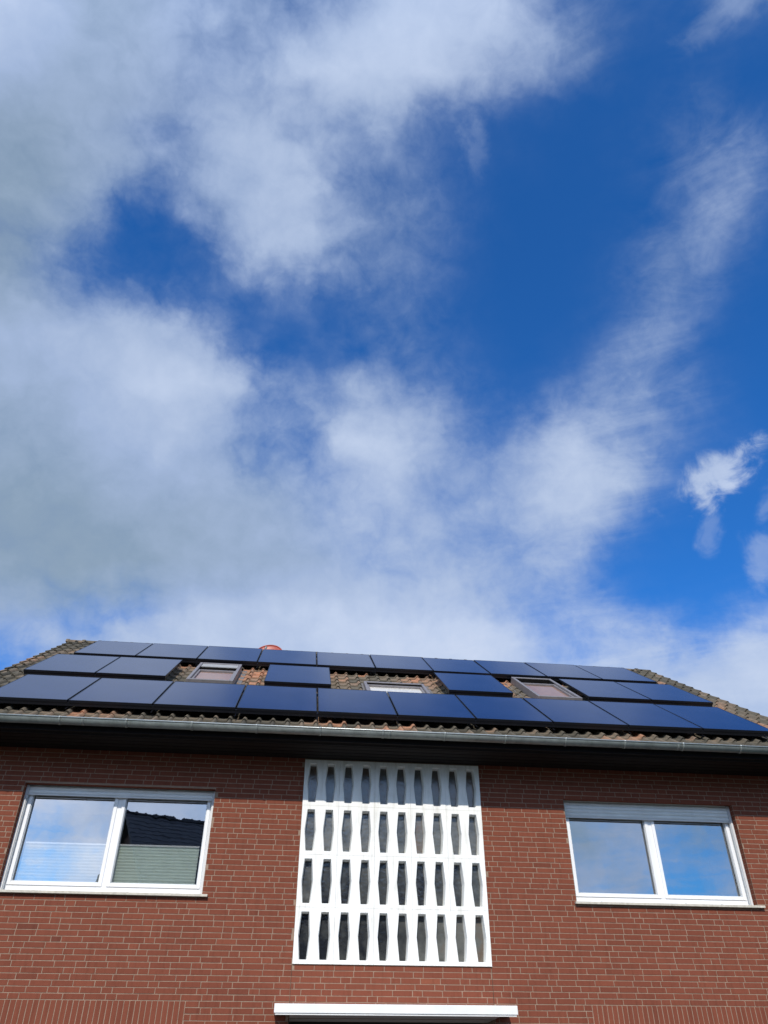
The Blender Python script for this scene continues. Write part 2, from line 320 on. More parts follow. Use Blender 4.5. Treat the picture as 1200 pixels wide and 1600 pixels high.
# ---------------------------------------------------------------- the house
WY = 11.011                                   # front face of the brick wall
def z(h): return h + CZ
house = empty('brick_house', (1.45, WY, 0))
tag(house, 'red brick two-storey house with tiled gable roof, white lattice window and grey gutter', 'house')
HO = Vector((1.45, WY, 0))
class HB(MB):                                 # built in world coordinates, stored relative to the house
    def build(s, name, mats, parent=None, bevel=0.):
        s.v = [(x-HO.x, y-HO.y, w-HO.z) for x, y, w in s.v]
        return MB.build(s, name, mats, parent or house, None, bevel)
WINL = (-3.685, -1.118, z(1.73), z(3.06)); WINR = (3.885, 6.475, z(1.745), z(3.10))
LAT = (.102, 2.647, z(.969), z(3.516)); DOOR = (.098, 2.642, 0.006, z(.405))
XL, XR, ZT = -4.95, 7.85, z(3.55)
opens = [WINL, WINR, LAT, DOOR]
def rects_minus(x0, x1, z0, z1, holes):
    xs = sorted({x0, x1, *[h[i] for h in holes for i in (0, 1) if x0 < h[i] < x1]})
    zs = sorted({z0, z1, *[h[i] for h in holes for i in (2, 3) if z0 < h[i] < z1]})
    for a_, c_ in zip(xs, xs[1:]):
        for d_, e_ in zip(zs, zs[1:]):
            mx, mz = (a_+c_)/2, (d_+e_)/2
            if not any(h[0] < mx < h[1] and h[2] < mz < h[3] for h in holes): yield a_, c_, d_, e_
w = HB()
MF = WY+.003                                  # mortar face, bricks stand 3 mm proud
for a_, c_, d_, e_ in rects_minus(XL, XR, 0, ZT, opens):
    w.add([(a_, MF, d_), (c_, MF, d_), (c_, MF, e_), (a_, MF, e_)], [(0, 1, 2, 3)], 0)
CH, JT = .0661, .0084                         # course height, joint
def brick(x0, x1, z0, z1, pick):
    if x1-x0 < .012 or z1-z0 < .01: return
    dy = random.gauss(0, .0006); y0 = WY-abs(dy); e = .0015
    j = lambda: random.gauss(0, .0007)
    v = [(x0+j(), MF+.001, z0+j()), (x1+j(), MF+.001, z0+j()), (x1+j(), MF+.001, z1+j()), (x0+j(), MF+.001, z1+j())]
    v += [(v[0][0]+e, y0, v[0][2]+e), (v[1][0]-e, y0, v[1][2]+e), (v[2][0]-e, y0, v[2][2]-e), (v[3][0]+e, y0, v[3][2]-e)]
    w.add(v, [(4, 5, 6, 7), (0, 1, 5, 4), (1, 2, 6, 5), (2, 3, 7, 6), (3, 0, 4, 7)], 1, pick)
SOLD = [(-4.35, -1.148, z(.57)-4*CH, z(.57)), (3.904, 7.25, z(.57)-4*CH, z(.57))]
def pick():
    p = random.gauss(.46, .07)
    if random.random() < .02: p += random.choice((-.2, .2))
    return min(max(p, 0), 1)
zb = z(.57) - 37*CH
k = 0
while zb < ZT-.01:
    z0, z1 = zb+JT/2, zb+CH-JT/2; zm = (z0+z1)/2
    blocks = [(h[0]-.0, h[1]+.0) for h in opens+SOLD if h[2]-.02 < zm < h[3]+.01]
    cuts = sorted(blocks)
    spans = []; cur = XL
    for a_, c_ in cuts: spans.append((cur, a_)); cur = c_
    spans.append((cur, XR))
    if z(.405) < zm < z(.969):                # the brick infill between lattice and canopy is laid between two straight joints
        ns = []
        for a_, c_ in spans:
            if a_ < DOOR[0] < c_: ns += [(a_, DOOR[0]), (DOOR[0]-.003, DOOR[1]+.003), (DOOR[1], c_)]
            else: ns.append((a_, c_))
        spans = ns
    # random bond: runs of stretchers with a header between
    xs = [XL-.05-random.random()*.25]; run = random.randint(1, 4)
    while xs[-1] < XR+.3:
        if run <= 0: xs.append(xs[-1]+.1257); run = random.choice((2, 3, 3, 4, 4, 5))
        else: xs.append(xs[-1]+.2515+random.gauss(0, .0015)); run -= 1
    for a_, c_ in spans:
        for x0, x1 in zip(xs, xs[1:]):
            x0, x1 = max(x0, a_)+JT/2, min(x1, c_)-JT/2
            if x1-x0 > .03: brick(x0, x1, max(z0, .02), z1, pick())
    zb += CH; k += 1
for xx in DOOR[:2]: w.box(xx-.0018, xx+.0018, WY-.0008, MF, z(.556), z(.966), 2)
for s_ in SOLD:
    n_ = round((s_[1]-s_[0])/.0655); st = (s_[1]-s_[0])/n_
    for i in range(n_): brick(s_[0]+i*st+JT/2, s_[0]+(i+1)*st-JT/2, s_[2]+JT/2, s_[3]-JT/2, pick())
# reveals of the openings (coursed brick ends)
def reveal(h, dep, courses=True):
    x0, x1, z0, z1 = h
    for xx, sg in ((x0, 1), (x1, -1)):
        w.add([(xx, MF, z0), (xx, MF+dep, z0), (xx, MF+dep, z1), (xx, MF, z1)], [(0, 1, 2, 3) if sg < 0 else (3, 2, 1, 0)], 0)
        if courses:
            q_ = zb0 = z(.57)-37*CH
            while q_ < z1:
                a_, c_ = max(q_+JT/2, z0), min(q_+CH-JT/2, z1)
                if c_-a_ > .01 and a_ >= z0:
                    w.add([(xx+sg*.002, WY+.002, a_), (xx+sg*.002, MF+dep, a_), (xx+sg*.002, MF+dep, c_), (xx+sg*.002, WY+.002, c_)], [(0, 1, 2, 3)], 1, pick())
                q_ += CH
    w.add([(x0, MF, z1), (x1, MF, z1), (x1, MF+min(dep, .10) if courses else MF+dep, z1), (x0, MF+min(dep, .10) if courses else MF+dep, z1)], [(0, 1, 2, 3)], 1, .3)
    w.add([(x0, MF, z0), (x1, MF, z0), (x1, MF+dep, z0), (x0, MF+dep, z0)], [(3, 2, 1, 0)], 0)
reveal(WINL, .22); reveal(WINR, .22); reveal(LAT, .22, False); reveal(DOOR, 1.2, False)
# side and back walls, gables
YB = WY+9.9
SL = R(33.846); TS, CS, SN = math.tan(SL), math.cos(SL), math.sin(SL)
PD, PH = 10.4391, z(4.0351)                   # lower edge of the bottom panel row
RY = PD + 6.47*CS + .17*SN                    # ridge
RZT = PH + 6.47*SN - .17*CS
for xx in (XL, XR):
    w.add([(xx, MF, 0), (xx, YB, 0), (xx, YB, ZT), (xx, RY, RZT-.25), (xx, MF, ZT)], [(0, 1, 2, 3, 4)], 1, .5)
w.add([(XL, YB, 0), (XR, YB, 0), (XR, YB, ZT), (XL, YB, ZT)], [(0, 1, 2, 3)], 1, .5)
wall = w.build('wall', [M_mortar, M_brick, M_soffit])
fl = HB(); fl.box(XL+.02, XR-.02, WY+.28, YB-.1, z(.62), z(.82)); fl.box(XL+.02, XR-.02, WY+3.6, WY+3.7, z(.83), ZT-.02); fl.box(XL+.02, XR-.02, WY+.2, YB-.1, ZT-.015, ZT+.1)
fl.build('floor_slab', M_in)
# ---- roof
def RP(x, t, off):                            # point on the roof: t up the slope from the panels' lower edge, off above the panel plane
    return (x, PD+t*CS-off*SN, PH+t*SN+off*CS)
VL, VR = -5.19, 8.09                          # verges
T0, T1 = -.43, 6.47                          # eave and ridge along the slope
rf = HB()
BASE = -.205
# deck slab under the tiles, front and back
def slab(mb, f, mi=1):
    a_ = [f(VL+.03, T0+.03, BASE-.03), f(VR-.03, T0+.03, BASE-.03), f(VR-.03, T1, BASE-.03), f(VL+.03, T1, BASE-.03)]
    c_ = [f(VL+.03, T0+.03, BASE-.16), f(VR-.03, T0+.03, BASE-.16), f(VR-.03, T1, BASE-.16), f(VL+.03, T1, BASE-.16)]
    mb.add(a_+c_, [(0, 1, 2, 3), (7, 6, 5, 4), (0, 4, 5, 1), (1, 5, 6, 2), (3, 2, 6, 7), (0, 3, 7, 4)], mi)
slab(rf, RP)
def RPB(x, t, off): p = RP(x, t, off); return (x, 2*RY-p[1], p[2])
slab(rf, RPB)
SKY = [(-2.02, -1.14, 2.02, 3.86), (1.02, 2.30, 1.5, 3.2), (4.0, 4.96, 1.95, 3.90)]
TW = .2008; NT = int(round((VR-VL)/TW)); TW = (VR-VL)/NT
TL_ = .335; NR = int(math.ceil((T1-T0)/TL_))
prof = [(0, .010), (.07, .003), (.2, .0), (.42, -.002), (.6, .002), (.68, .012), (.74, .034), (.80, .046), (.86, .049), (.92, .045), (.98, .032), (1.04, .010)]
orange = lambda x, t: .16*math.sin(x*1.7+t*.8)+.14*math.sin(x*4.1-t*2.3+1)
for side, f in ((0, RP), (1, RPB)):
    for j in range(NR):
        t0 = T0+j*TL_; t1 = min(t0+TL_+.04, T1+.01)
        for i in range(NT):
            x0 = VL+i*TW
            xm, tm = x0+TW/2, t0+TL_/2
            if side == 0 and any(s[0] < xm < s[1] and s[2] < tm < s[3] for s in SKY): continue
            if side == 1 and j % 1 and i % 2: continue
            jx, jh, jt = random.gauss(0, .002), random.gauss(0, .0018), random.gauss(0, .004)
            base = .30+orange(xm, tm)+random.gauss(0, .10)
            if tm > 1.6 and tm < 4.1 and -4.4 < xm < 7.2: base += .24
            if j < 2: base += .03
            if random.random() < (.15 if side == 0 else .02): base += random.uniform(.2, .45)
            if abs(xm-VL) < .35 or t0 > T1-.6: base -= .12
            pr = prof if side == 0 else prof[::3]
            lo, hi, fr_ = [], [], []
            for u_, h_ in pr:
                X = x0+u_*TW+jx
                lo.append(f(X, t0+jt+(.012 if h_ < .02 else 0), BASE+h_+.034+jh)); hi.append(f(X, t1, BASE+h_+.006+jh)); fr_.append(f(X, t0+jt+.004, BASE+h_+.012+jh))
            n_ = len(pr)
            fs = [(a_, a_+1, n_+a_+1, n_+a_) for a_ in range(n_-1)]
            rf.add(lo+hi, fs, 0, min(max(base, 0), 1), True)
            rf.add(fr_+lo, [(a_, a_+1, n_+a_+1, n_+a_) for a_ in range(n_-1)], 0, min(max(base-.15, 0), 1), False)
            # verge tiles are turned down over the edge
            if i == 0:
                rf.add([lo[0], hi[0], f(x0-.012, t1, BASE-.10), f(x0-.012, t0, BASE-.085)], [(0, 1, 2, 3)], 0, max(base-.05, 0))
                q0 = [f(x0-.022, t0-.004, BASE+.052), f(x0+.035, t0-.004, BASE+.052), f(x0+.035, t1, BASE+.022), f(x0-.022, t1, BASE+.022),
                      f(x0-.022, t0-.004, BASE-.09), f(x0-.022, t1, BASE-.11), f(x0+.035, t0-.004, BASE-.02)]
                rf.add(q0, [(0, 1, 2, 3), (0, 3, 5, 4), (0, 4, 6, 1)], 0, min(max(base, 0), 1))
            if i == NT-1:
                x9 = VR
                q0 = [f(x9-.035, t0-.004, BASE+.052), f(x9+.022, t0-.004, BASE+.052), f(x9+.022, t1, BASE+.022), f(x9-.035, t1, BASE+.022),
                      f(x9+.022, t0-.004, BASE-.09), f(x9+.022, t1, BASE-.11), f(x9-.035, t0-.004, BASE-.02)]
                rf.add(q0, [(0, 1, 2, 3), (1, 4, 5, 2), (1, 0, 6, 4)], 0, min(max(base, 0), 1))
# ridge caps
nr = int((VR-VL+.1)/.335); cw = (VR-VL+.1)/nr
RZ = RP(0, T1, BASE)[2]
for i in range(nr):
    xa = VL-.05+i*cw; base = .28+random.gauss(0, .14); rA, rB = .135, .118
    va, seg = [], 10
    for xx, r_ in ((xa-.02, rA), (xa+.035, rA), (xa+.04, rB), (xa+cw, rB-.006)):
        for s_ in range(seg+1):
            th = math.pi*s_/seg
            va.append((xx, RY-math.cos(th)*r_*1.02, RZ-.045+math.sin(th)*r_*.80))
    fs = [(r_*(seg+1)+s_, (r_+1)*(seg+1)+s_, (r_+1)*(seg+1)+s_+1, r_*(seg+1)+s_+1) for r_ in range(3) for s_ in range(seg)]
    rf.add(va, fs, 0, min(max(base, 0), 1), True)
    if i in (0, nr-1):
        q_ = 0 if i == 0 else 3*(seg+1)
        rf.add(va[q_:q_+seg+1], [tuple(range(seg+1))], 0, .25)
roof = rf.build('roof', [M_tile, M_soffit])
# ---- eave: soffit, fascia, gutter
GY, GZ, GR = 10.089, z(3.662), .074
GC = GY+GR
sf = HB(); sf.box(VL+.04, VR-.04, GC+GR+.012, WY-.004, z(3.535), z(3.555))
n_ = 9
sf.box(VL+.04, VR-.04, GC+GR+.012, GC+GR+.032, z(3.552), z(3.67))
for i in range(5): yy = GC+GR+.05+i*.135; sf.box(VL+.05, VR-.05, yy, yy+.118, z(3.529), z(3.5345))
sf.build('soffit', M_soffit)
gt = HB(); seg = 16; xa, xb = VL-.03, VR+.03
ring = []
for s_ in range(seg+1):
    th = math.pi+math.pi*s_/seg; ring.append((math.cos(th), math.sin(th)))
def gsweep(mb, x0, x1, r_, rin, mi):
    v = [(xx, GC+c_*rr, GZ+s_*rr) for xx in (x0, x1) for rr in (r_, rin) for c_, s_ in ring]; n_ = seg+1
    fs = []
    for a_ in range(seg):
        fs += [(a_, a_+1, 2*n_+a_+1, 2*n_+a_), (n_+a_+1, n_+a_, 3*n_+a_, 3*n_+a_+1), (a_+1, a_, n_+a_, n_+a_+1), (2*n_+a_, 2*n_+a_+1, 3*n_+a_+1, 3*n_+a_)]
    fs += [(0, n_, 3*n_, 2*n_)[::-1], (seg, n_+seg, 3*n_+seg, 2*n_+seg)]
    mb.add(v, fs, mi, 0, True)
gsweep(gt, xa, xb, GR, GR-.003, 0)
def tube_x(mb, x0, x1, y, zz, r_, mi, k=10):
    v = [(xx, y+r_*math.cos(2*math.pi*s_/k), zz+r_*math.sin(2*math.pi*s_/k)) for xx in (x0, x1) for s_ in range(k)]
    mb.add(v, [(s_, (s_+1) % k, k+(s_+1) % k, k+s_) for s_ in range(k)]+[tuple(range(k))[::-1], tuple(range(k, 2*k))], mi, 0, True)
tube_x(gt, xa, xb, GY-.002, GZ, .0105, 1)
gutter = gt.build('gutter', [M_zinc, M_zinc2])
xj = -4.9
proto = None
while xj < VR:
    if proto is None:
        br_ = HB(); gsweep(br_, -.015, .015, GR+.006, GR-.004, 0); tube_x(br_, -.014, .014, GY-.002, GZ, .0135, 1)
        br_.box(-.012, .012, GY, GC+GR, GZ+.004, GZ+.009, 0)
        proto = br_.build('gutter_bracket', [M_zinc, M_zinc2], gutter); o = proto
    else:
        o = proto.copy(); C.objects.link(o); o.parent = gutter
    o.location = (xj, 0, 0); xj += .862
for xj in (-2.9, 1.2, 5.35):
    s_ = HB(); gsweep(s_, xj, xj+.045, GR+.002, GR-.004, 0); s_.build('gutter_joint', [M_zinc], gutter)
# ---------------------------------------------------------------- windows
def ring_box(mb, x0, x1, z0, z1, t, y0, y1, mi=0, tb=None, tt=None):
    tb = t if tb is None else tb; tt = t if tt is None else tt
    mb.box(x0, x0+t, y0, y1, z0, z1, mi); mb.box(x1-t, x1, y0, y1, z0, z1, mi)
    mb.box(x0+t, x1-t, y0, y1, z0, z0+tb, mi); mb.box(x0+t, x1-t, y0, y1, z1-tt, z1, mi)
def window(H, roll, mid, label, blinds):
    x0, x1, z0, z1 = H; FY = WY+.165; GYY = WY+.218
    root = empty('window', (0, 0, 0)); root.parent = house; root['label'] = label
    fr = HB()
    ring_box(fr, x0+.008, x1-.008, z0+.004, z1+.07, .052, FY, FY+.07, 0, .085, .05)
    fr.box(mid-.042, mid+.042, FY+.001, FY+.06, z0+.09, z1+.02, 0)
    for xx in (x0+.4, x1-.45, mid+.3): fr.box(xx, xx+.028, FY-.004, FY+.002, z0+.030, z0+.038, 1)
    fr.build('frame', [M_pvc, M_pvc_grey], root, .004)
    for a_, c_ in ((x0+.056, mid-.030), (mid+.030, x1-.056)):
        s_ = HB(); ring_box(s_, a_, c_, z0+.088, z1+.024, .044, FY-.014, FY+.05, 0)
        ring_box(s_, a_+.044, c_-.044, z0+.132, z1-.020, .010, FY+.004, FY+.045, 1)
        s_.build('sash', [M_pvc, M_pvc_grey], root, .004)
        p_ = HB(); A_, B_, C_, D_ = a_+.053, c_-.053, z0+.141, z1-.029
        p_.add([(A_, GYY, C_), (B_, GYY, C_), (B_, GYY, D_), (A_, GYY, D_)], [(0, 1, 2, 3)]); p_.build('pane', M_glass, root)
    for xx, e0, e1 in ((x0+.004, x0+.0345, x0+.043), (x1-.034, x1-.043, x1-.0345)):
        rl = HB(); rl.box(xx, xx+.030, WY+.095, FY-.002, z0+.006, z1-.004, 0); rl.box(e0, e1, WY+.112, FY-.0145, z0+.006, z1-.004, 1)
        rl.build('guide_rail', [M_rail, M_pvc_grey], root, .002)
    sh = HB(); zz = z1-roll; SY = WY+.112
    zc_ = zz+.022
    sh.box(x0+.036, x1-.036, SY, SY+.016, zz, zz+.018, 1)
    while zc_ < z1-.005:
        top = min(zc_+.052, z1+.05); pts = []
        for s_ in range(9):
            u_ = s_/8; pts.append((SY+.016-.015*math.sin(math.pi*min(1, u_*1.02))**.7, zc_+(top-zc_)*u_*.93))
        v = [(xx, y_, w_) for xx in (x0+.0445, x1-.0445) for y_, w_ in pts]
        sh.add(v, [(s_, 9+s_, 10+s_, s_+1) for s_ in range(8)], 0, 0, True)
        zc_ = top+.0
    sh.box(x0+.0445, x1-.0445, SY+.018, SY+.022, zz+.019, z1-.001, 0)
    sh.build('roller_shutter', [M_shut, M_rail], root)
    sl_ = HB(); sl_.add([(x0-.03, WY-.055, z0-.034), (x1+.075, WY-.055, z0-.034), (x1+.075, FY, z0-.022), (x0-.03, FY, z0-.022),
                         (x0-.03, WY-.055, z0-.004), (x1+.075, WY-.055, z0-.004), (x1+.075, FY, z0+.003), (x0-.03, FY, z0+.003)],
                        [(3, 2, 1, 0), (4, 5, 6, 7), (0, 1, 5, 4), (2, 3, 7, 6), (1, 2, 6, 5), (3, 0, 4, 7)])
    sl_.build('sill', M_stone, root, .003)
    for (a_, c_, mt) in blinds:
        bz0, bz1 = z0+.15, z0+.625; bl = HB(); np_ = 24; v = []
        for i in range(np_+1):
            zz_ = bz0+(bz1-bz0-.02)*i/np_; v += [(a_, FY+.075+(.0035 if i % 2 else -.0035), zz_), (c_, FY+.075+(.0035 if i % 2 else -.0035), zz_)]
        bl.add(v, [(2*i, 2*i+1, 2*i+3, 2*i+2) for i in range(np_)], 0)
        bl.box(a_, c_, FY+.06, FY+.085, bz1-.02, bz1, 1)
        bl.build('pleated_blind', [mt, M_pvc], root)
    return root
ml = -2.407; mr_ = 5.20
window(WINL, .13, ml, 'left window with half-height pleated blinds, roller shutter almost fully up', [(WINL[0]+.14, ml-.085, M_blind2), (ml+.085, WINL[1]-.14, M_blind)])
window(WINR, .235, mr_, 'right window without blinds, roller shutter a few slats down', [])
# ---------------------------------------------------------------- lattice window
lw = empty('lattice_window'); lw.parent = house; lw['label'] = 'white lattice of forty elongated hexagonal openings over dark structured glass'
sc = HB(); x0, x1, z0, z1 = LAT; cw_, ch_ = (x1-x0)/10, (z1-z0)/4; YF = WY-.022; YBK = WY+.085
def hexa(cx, cz, tw, mw, hh): return [(cx-tw, cz+hh), (cx+tw, cz+hh), (cx+mw, cz), (cx+tw, cz-hh), (cx-tw, cz-hh), (cx-mw, cz)]
for i in range(10):
    for j in range(4):
        cx, cz = x0+(i+.5)*cw_+random.gauss(0, .001), z0+(j+.5)*ch_-.004
        H0 = hexa(cx, cz, .052, .079, .271); H1 = hexa(cx, cz, .041, .063, .259)
        e = .0012; a_, c_, d_, f_ = x0+i*cw_, x0+(i+1)*cw_, z0+j*ch_+e, z0+(j+1)*ch_-e
        if i % 2 == 0: a_ += e
        else: c_ -= e
        rect = [(a_, f_), (c_, f_), (c_, cz), (c_, d_), (a_, d_), (a_, cz)]
        yf = YF+random.gauss(0, .0008)
        v = [(p[0], yf, p[1]) for p in rect]+[(p[0], yf, p[1]) for p in H0]+[(p[0], yf+.006, p[1]) for p in [(cx+(q_[0]-cx)*.95, cz+(q_[1]-cz)*.985) for q_ in H0]]+[(p[0], YBK, p[1]) for p in H1]+[(p[0], YBK, p[1]) for p in rect]
        fs = []
        for s_ in range(6):
            n_ = (s_+1) % 6
            fs += [(s_, n_, 6+n_, 6+s_)[::-1], (6+s_, 6+n_, 12+n_, 12+s_)[::-1], (12+s_, 12+n_, 18+n_, 18+s_)[::-1], (18+s_, 18+n_, 24+n_, 24+s_)[::-1], (s_, n_, 24+n_, 24+s_)]
        sc.add(v, fs, 0)
# joint filling set back a little between the cast blocks
for j in range(1, 4): sc.box(x0, x1, YF+.003, YBK-.003, z0+j*ch_-.0011, z0+j*ch_+.0011, 1)
sc.build('concrete_screen', [M_screen, M_stone], lw)
gl = HB()
for i in range(10):
    for j in range(4):
        pk = (.30, .22, .40, .66)[j]+random.gauss(0, .07)  # row tones paint in mirrored soffit, sky and dark roof; top row lightened against shade
        if j == 0: pk = .02+.03*i if i < 5 else .30+.09*(i-5)  # bottom row: dark reflection on the left, curtain brown painted in on the right
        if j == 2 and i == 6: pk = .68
        a_, c_ = x0+i*cw_+.002, x0+(i+1)*cw_-.002; d_, f_ = z0+j*ch_+.002, z0+(j+1)*ch_-.002
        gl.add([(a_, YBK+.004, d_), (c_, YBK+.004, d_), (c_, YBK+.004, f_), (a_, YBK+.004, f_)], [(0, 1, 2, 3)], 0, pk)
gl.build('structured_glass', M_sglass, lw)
# ---------------------------------------------------------------- door recess and canopy
cp = HB(); cx0, cx1 = -.078, 2.80; cy0 = WY-.52
cp.add([(cx0, cy0, z(.437)), (cx1, cy0, z(.437)), (cx1, WY+.002, z(.437)), (cx0, WY+.002, z(.437)), (cx0, cy0, z(.528)), (cx1, cy0, z(.528)), (cx1, WY-.004, z(.552)), (cx0, WY-.004, z(.552))],
       [(3, 2, 1, 0), (4, 5, 6, 7), (0, 1, 5, 4), (1, 2, 6, 5), (3, 0, 4, 7), (2, 3, 7, 6)], 0)
cp.box(cx0+.012, cx1-.012, cy0+.012, cy0+.03, z(.418), z(.436), 0)
cp.add([(DOOR[0]+.01, cy0+.035, z(.4365)), (DOOR[1]-.01, cy0+.035, z(.4365)), (DOOR[1]-.01, WY+.4, z(.386)), (DOOR[0]+.01, WY+.4, z(.386)), (DOOR[0]+.01, WY+.4, z(.402)), (DOOR[1]-.01, WY+.4, z(.402))], [(3, 2, 1, 0), (3, 4, 5, 2)], 1)
cp.build('door_canopy', [M_canopy, M_pvc_grey], None, .004)
dr = HB(); dr.box(DOOR[0]+.6, DOOR[0]+1.65, WY+1.1, WY+1.16, .02, z(.30)); 
for q_ in range(3): dr.box(DOOR[0]+.75, DOOR[0]+1.5, WY+1.085, WY+1.1, .3+q_*.62, .78+q_*.62)
dr.build('door', M_dark)
dr = HB(); dr.box(DOOR[0]+.005, DOOR[1]-.005, WY+1.17, WY+1.22, .01, z(.41)); dr.box(DOOR[0]+.005, DOOR[1]-.005, WY+.41, WY+1.165, z(.392), z(.41)); dr.build('porch_lining', M_dark)
# ---------------------------------------------------------------- roof windows
def rbox(mb, x0, x1, t0, t1, o0, o1, mi=0):
    v = [RP(x, t, o) for o in (o0, o1) for t in (t0, t1) for x in (x0, x1)]
    mb.add(v, [(0, 2, 3, 1), (4, 5, 7, 6), (0, 1, 5, 4), (2, 6, 7, 3), (0, 4, 6, 2), (1, 3, 7, 5)], mi)
def roof_window(x0, x1, t0, t1, top, blindmat, label, gap=.3, slat=0):
    root = empty('roof_window'); root.parent = house; root['label'] = label
    fl_ = HB()                                 # flashing
    for a_, c_, d_, e_ in ((x0-.10, x0-.002, t0-.12, t1+.1), (x1+.002, x1+.10, t0-.12, t1+.1), (x0-.002, x1+.002, t1+.002, t1+.10), (x0-.002, x1+.002, t0-.12, t0-.002)):
        rbox(fl_, a_, c_, d_, e_, BASE-.02, BASE+.028)
    fl_.build('flashing', M_lead, root)
    fr = HB(); w_ = .052
    for a_, c_, d_, e_ in ((x0, x0+w_, t0, t1), (x1-w_, x1, t0, t1), (x0+w_, x1-w_, t0, t0+w_), (x0+w_, x1-w_, t1-w_*1.3, t1)):
        rbox(fr, a_, c_, d_, e_, BASE-.05, top, 0)
    fr.build('frame', M_frame, root, .006)
    i_ = x0+w_+.004, x1-w_-.004; te = t1-w_*1.3-gap      # upper end of the sash
    ins = HB()
    for a_, c_, d_, e_ in ((i_[0], i_[0]+.032, t0+w_+.002, te), (i_[1]-.032, i_[1], t0+w_+.002, te), (i_[0]+.0325, i_[1]-.0325, t0+w_+.002, t0+w_+.045), (i_[0]+.0325, i_[1]-.0325, te-.05, te)):
        rbox(ins, a_, c_, d_, e_, top-.085, top-.035, 0)
    ins.build('sash', M_frame, root, .003)
    if slat: sl2 = HB(); rbox(sl2, i_[0]+.002, i_[1]-.002, t1-w_*1.3-slat, t1-w_*1.3-.004, top-.03, top-.012); sl2.build('cover_slat', M_frame2, root, .003)
    ln = HB(); tl = t1-w_*1.3-slat
    rbox(ln, i_[0]-.001, i_[1]+.001, tl-.012, tl-.006, BASE-.045, top-(.034 if slat else .014))
    for a_ in (i_[0]-.001, i_[1]-.003): rbox(ln, a_, a_+.004, te+.002, tl-.0125, BASE-.045, top-.014)
    ln.build('dark_gap_liner', M_soffit, root)  # dark sheets added over the inner faces so the gap looks shaded
    p_ = HB(); p_.add([RP(i_[0]+.02, t0+w_+.02, top-.06), RP(i_[1]-.02, t0+w_+.02, top-.06), RP(i_[1]-.02, te-.02, top-.06), RP(i_[0]+.02, te-.02, top-.06)], [(0, 1, 2, 3)]); p_.build('pane', M_rglass, root)
    bl = HB(); rbox(bl, i_[0]+.01, i_[1]-.01, t0+w_+.01, te-.01, top-.078, top-.074); bl.build('blind', blindmat, root)
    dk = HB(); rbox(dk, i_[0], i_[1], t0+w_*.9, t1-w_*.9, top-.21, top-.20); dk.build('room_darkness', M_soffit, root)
    return root
roof_window(-1.97, -1.19, 2.12, 3.78, -.035, M_brown, 'left roof window with brown blind and grey cover frame', .48, .27)
roof_window(1.10, 2.22, 1.62, 3.10, -.112, M_cream, 'middle roof window with pale cream blind, lying low in the tiles', .05)
roof_window(4.08, 4.88, 2.03, 3.84, -.025, M_brown, 'right roof window with brown blind in deep grey frame', .33)
# ---------------------------------------------------------------- solar panels
PW, PN, PHH = 1.134, 1.154, 1.659
G1, G2 = .4023, .2547
ROWT = [0, PHH+G1, 2*PHH+G1+G2]
rmx = Matrix(((1, 0, 0), (0, CS, -SN), (0, SN, CS)))
REUL = rmx.to_euler()
def make_panel():
    root = empty('solar_panel'); root.rotation_euler = REUL
    f_ = MB(); T = .036; e = .011
    f_.box(0, PW, 0, e, -T, 0); f_.box(0, PW, PHH-e, PHH, -T, 0); f_.box(0, e, e, PHH-e, -T, 0); f_.box(PW-e, PW, e, PHH-e, -T, 0)
    f_.build('frame', M_black, root)
    g_ = MB(); g_.box(e, PW-e, e, PHH-e, -.008, -.0016); g_.build('glass', M_solar, root)
    return root
def copy_thing(r):
    c = r.copy(); C.objects.link(c)
    for ch in r.children:
        d = ch.copy(); C.objects.link(d); d.parent = c
    return c
ORD = ['first', 'second', 'third', 'fourth', 'fifth', 'sixth', 'seventh', 'eighth', 'ninth', 'tenth']
spots = []
for i in range(10):
    if i == 0: lb = 'leftmost black solar panel of the bottom row, just above the gutter'
    elif i == 9: lb = 'rightmost black solar panel of the bottom row, beside the right verge'
    else: lb = '%s black solar panel from the left in the bottom row' % ORD[i]
    spots.append((-4.378+i*PN, 0, lb))
for i in range(10):
    if i == 0: lb = 'leftmost black solar panel of the top row under the ridge'
    elif i == 9: lb = 'rightmost black solar panel of the top row under the ridge'
    else: lb = '%s black solar panel from the left in the top row under the ridge' % ORD[i]
    spots.append((-4.372+i*PN, 2, lb))
spots += [(-4.588, 1, 'grey-shining solar panel at the far left end of the middle row'),
          (-4.588+PN, 1, 'middle-row solar panel just left of the left roof window'),
          (-.663, 1, 'lone middle-row solar panel between left and middle roof windows'),
          (2.509, 1, 'lone middle-row solar panel between middle and right roof windows'),
          (5.005, 1, 'middle-row solar panel just right of the right roof window'),
          (5.005+PN, 1, 'solar panel at the far right end of the middle row')]
panel = make_panel()
for k, (x, r_, lb) in enumerate(spots):
    o = panel if k == 0 else copy_thing(panel)
    o.location = RP(x, ROWT[r_], random.gauss(0, .0015)); o.rotation_euler = (REUL.x+random.gauss(0, .0012), random.gauss(0, .0012), 0)
    tag(o, lb, 'solar panel', 'black solar panels on the roof')
def mount(x0, n, r_, lb):
    root = empty('mounting_frame'); root.rotation_euler = REUL; root.location = RP(x0, ROWT[r_], 0)
    L = n*PN
    for t in (.035, PHH-.28):  # lower rail moved to the panel edge to thicken the dark shadow band
        m_ = MB(); m_.box(.004, L-.024, t-.028, t+.012, -.086 if t < .1 else -.078, -.036); m_.build('rail', M_black, root)
    for i in range(n+1):
        m_ = MB(); xx = i*PN-.01 if i else .12
        if i == n: xx -= .13
        m_.box(xx-.007, xx+.007, -.085, .30, -.108, -.100); m_.box(xx-.014, xx+.014, .26, .30, -.0995, -.0785)
        m_.build('roof_hook', M_black, root)
    tag(root, lb, 'mounting rails', 'black rails under the solar panels')
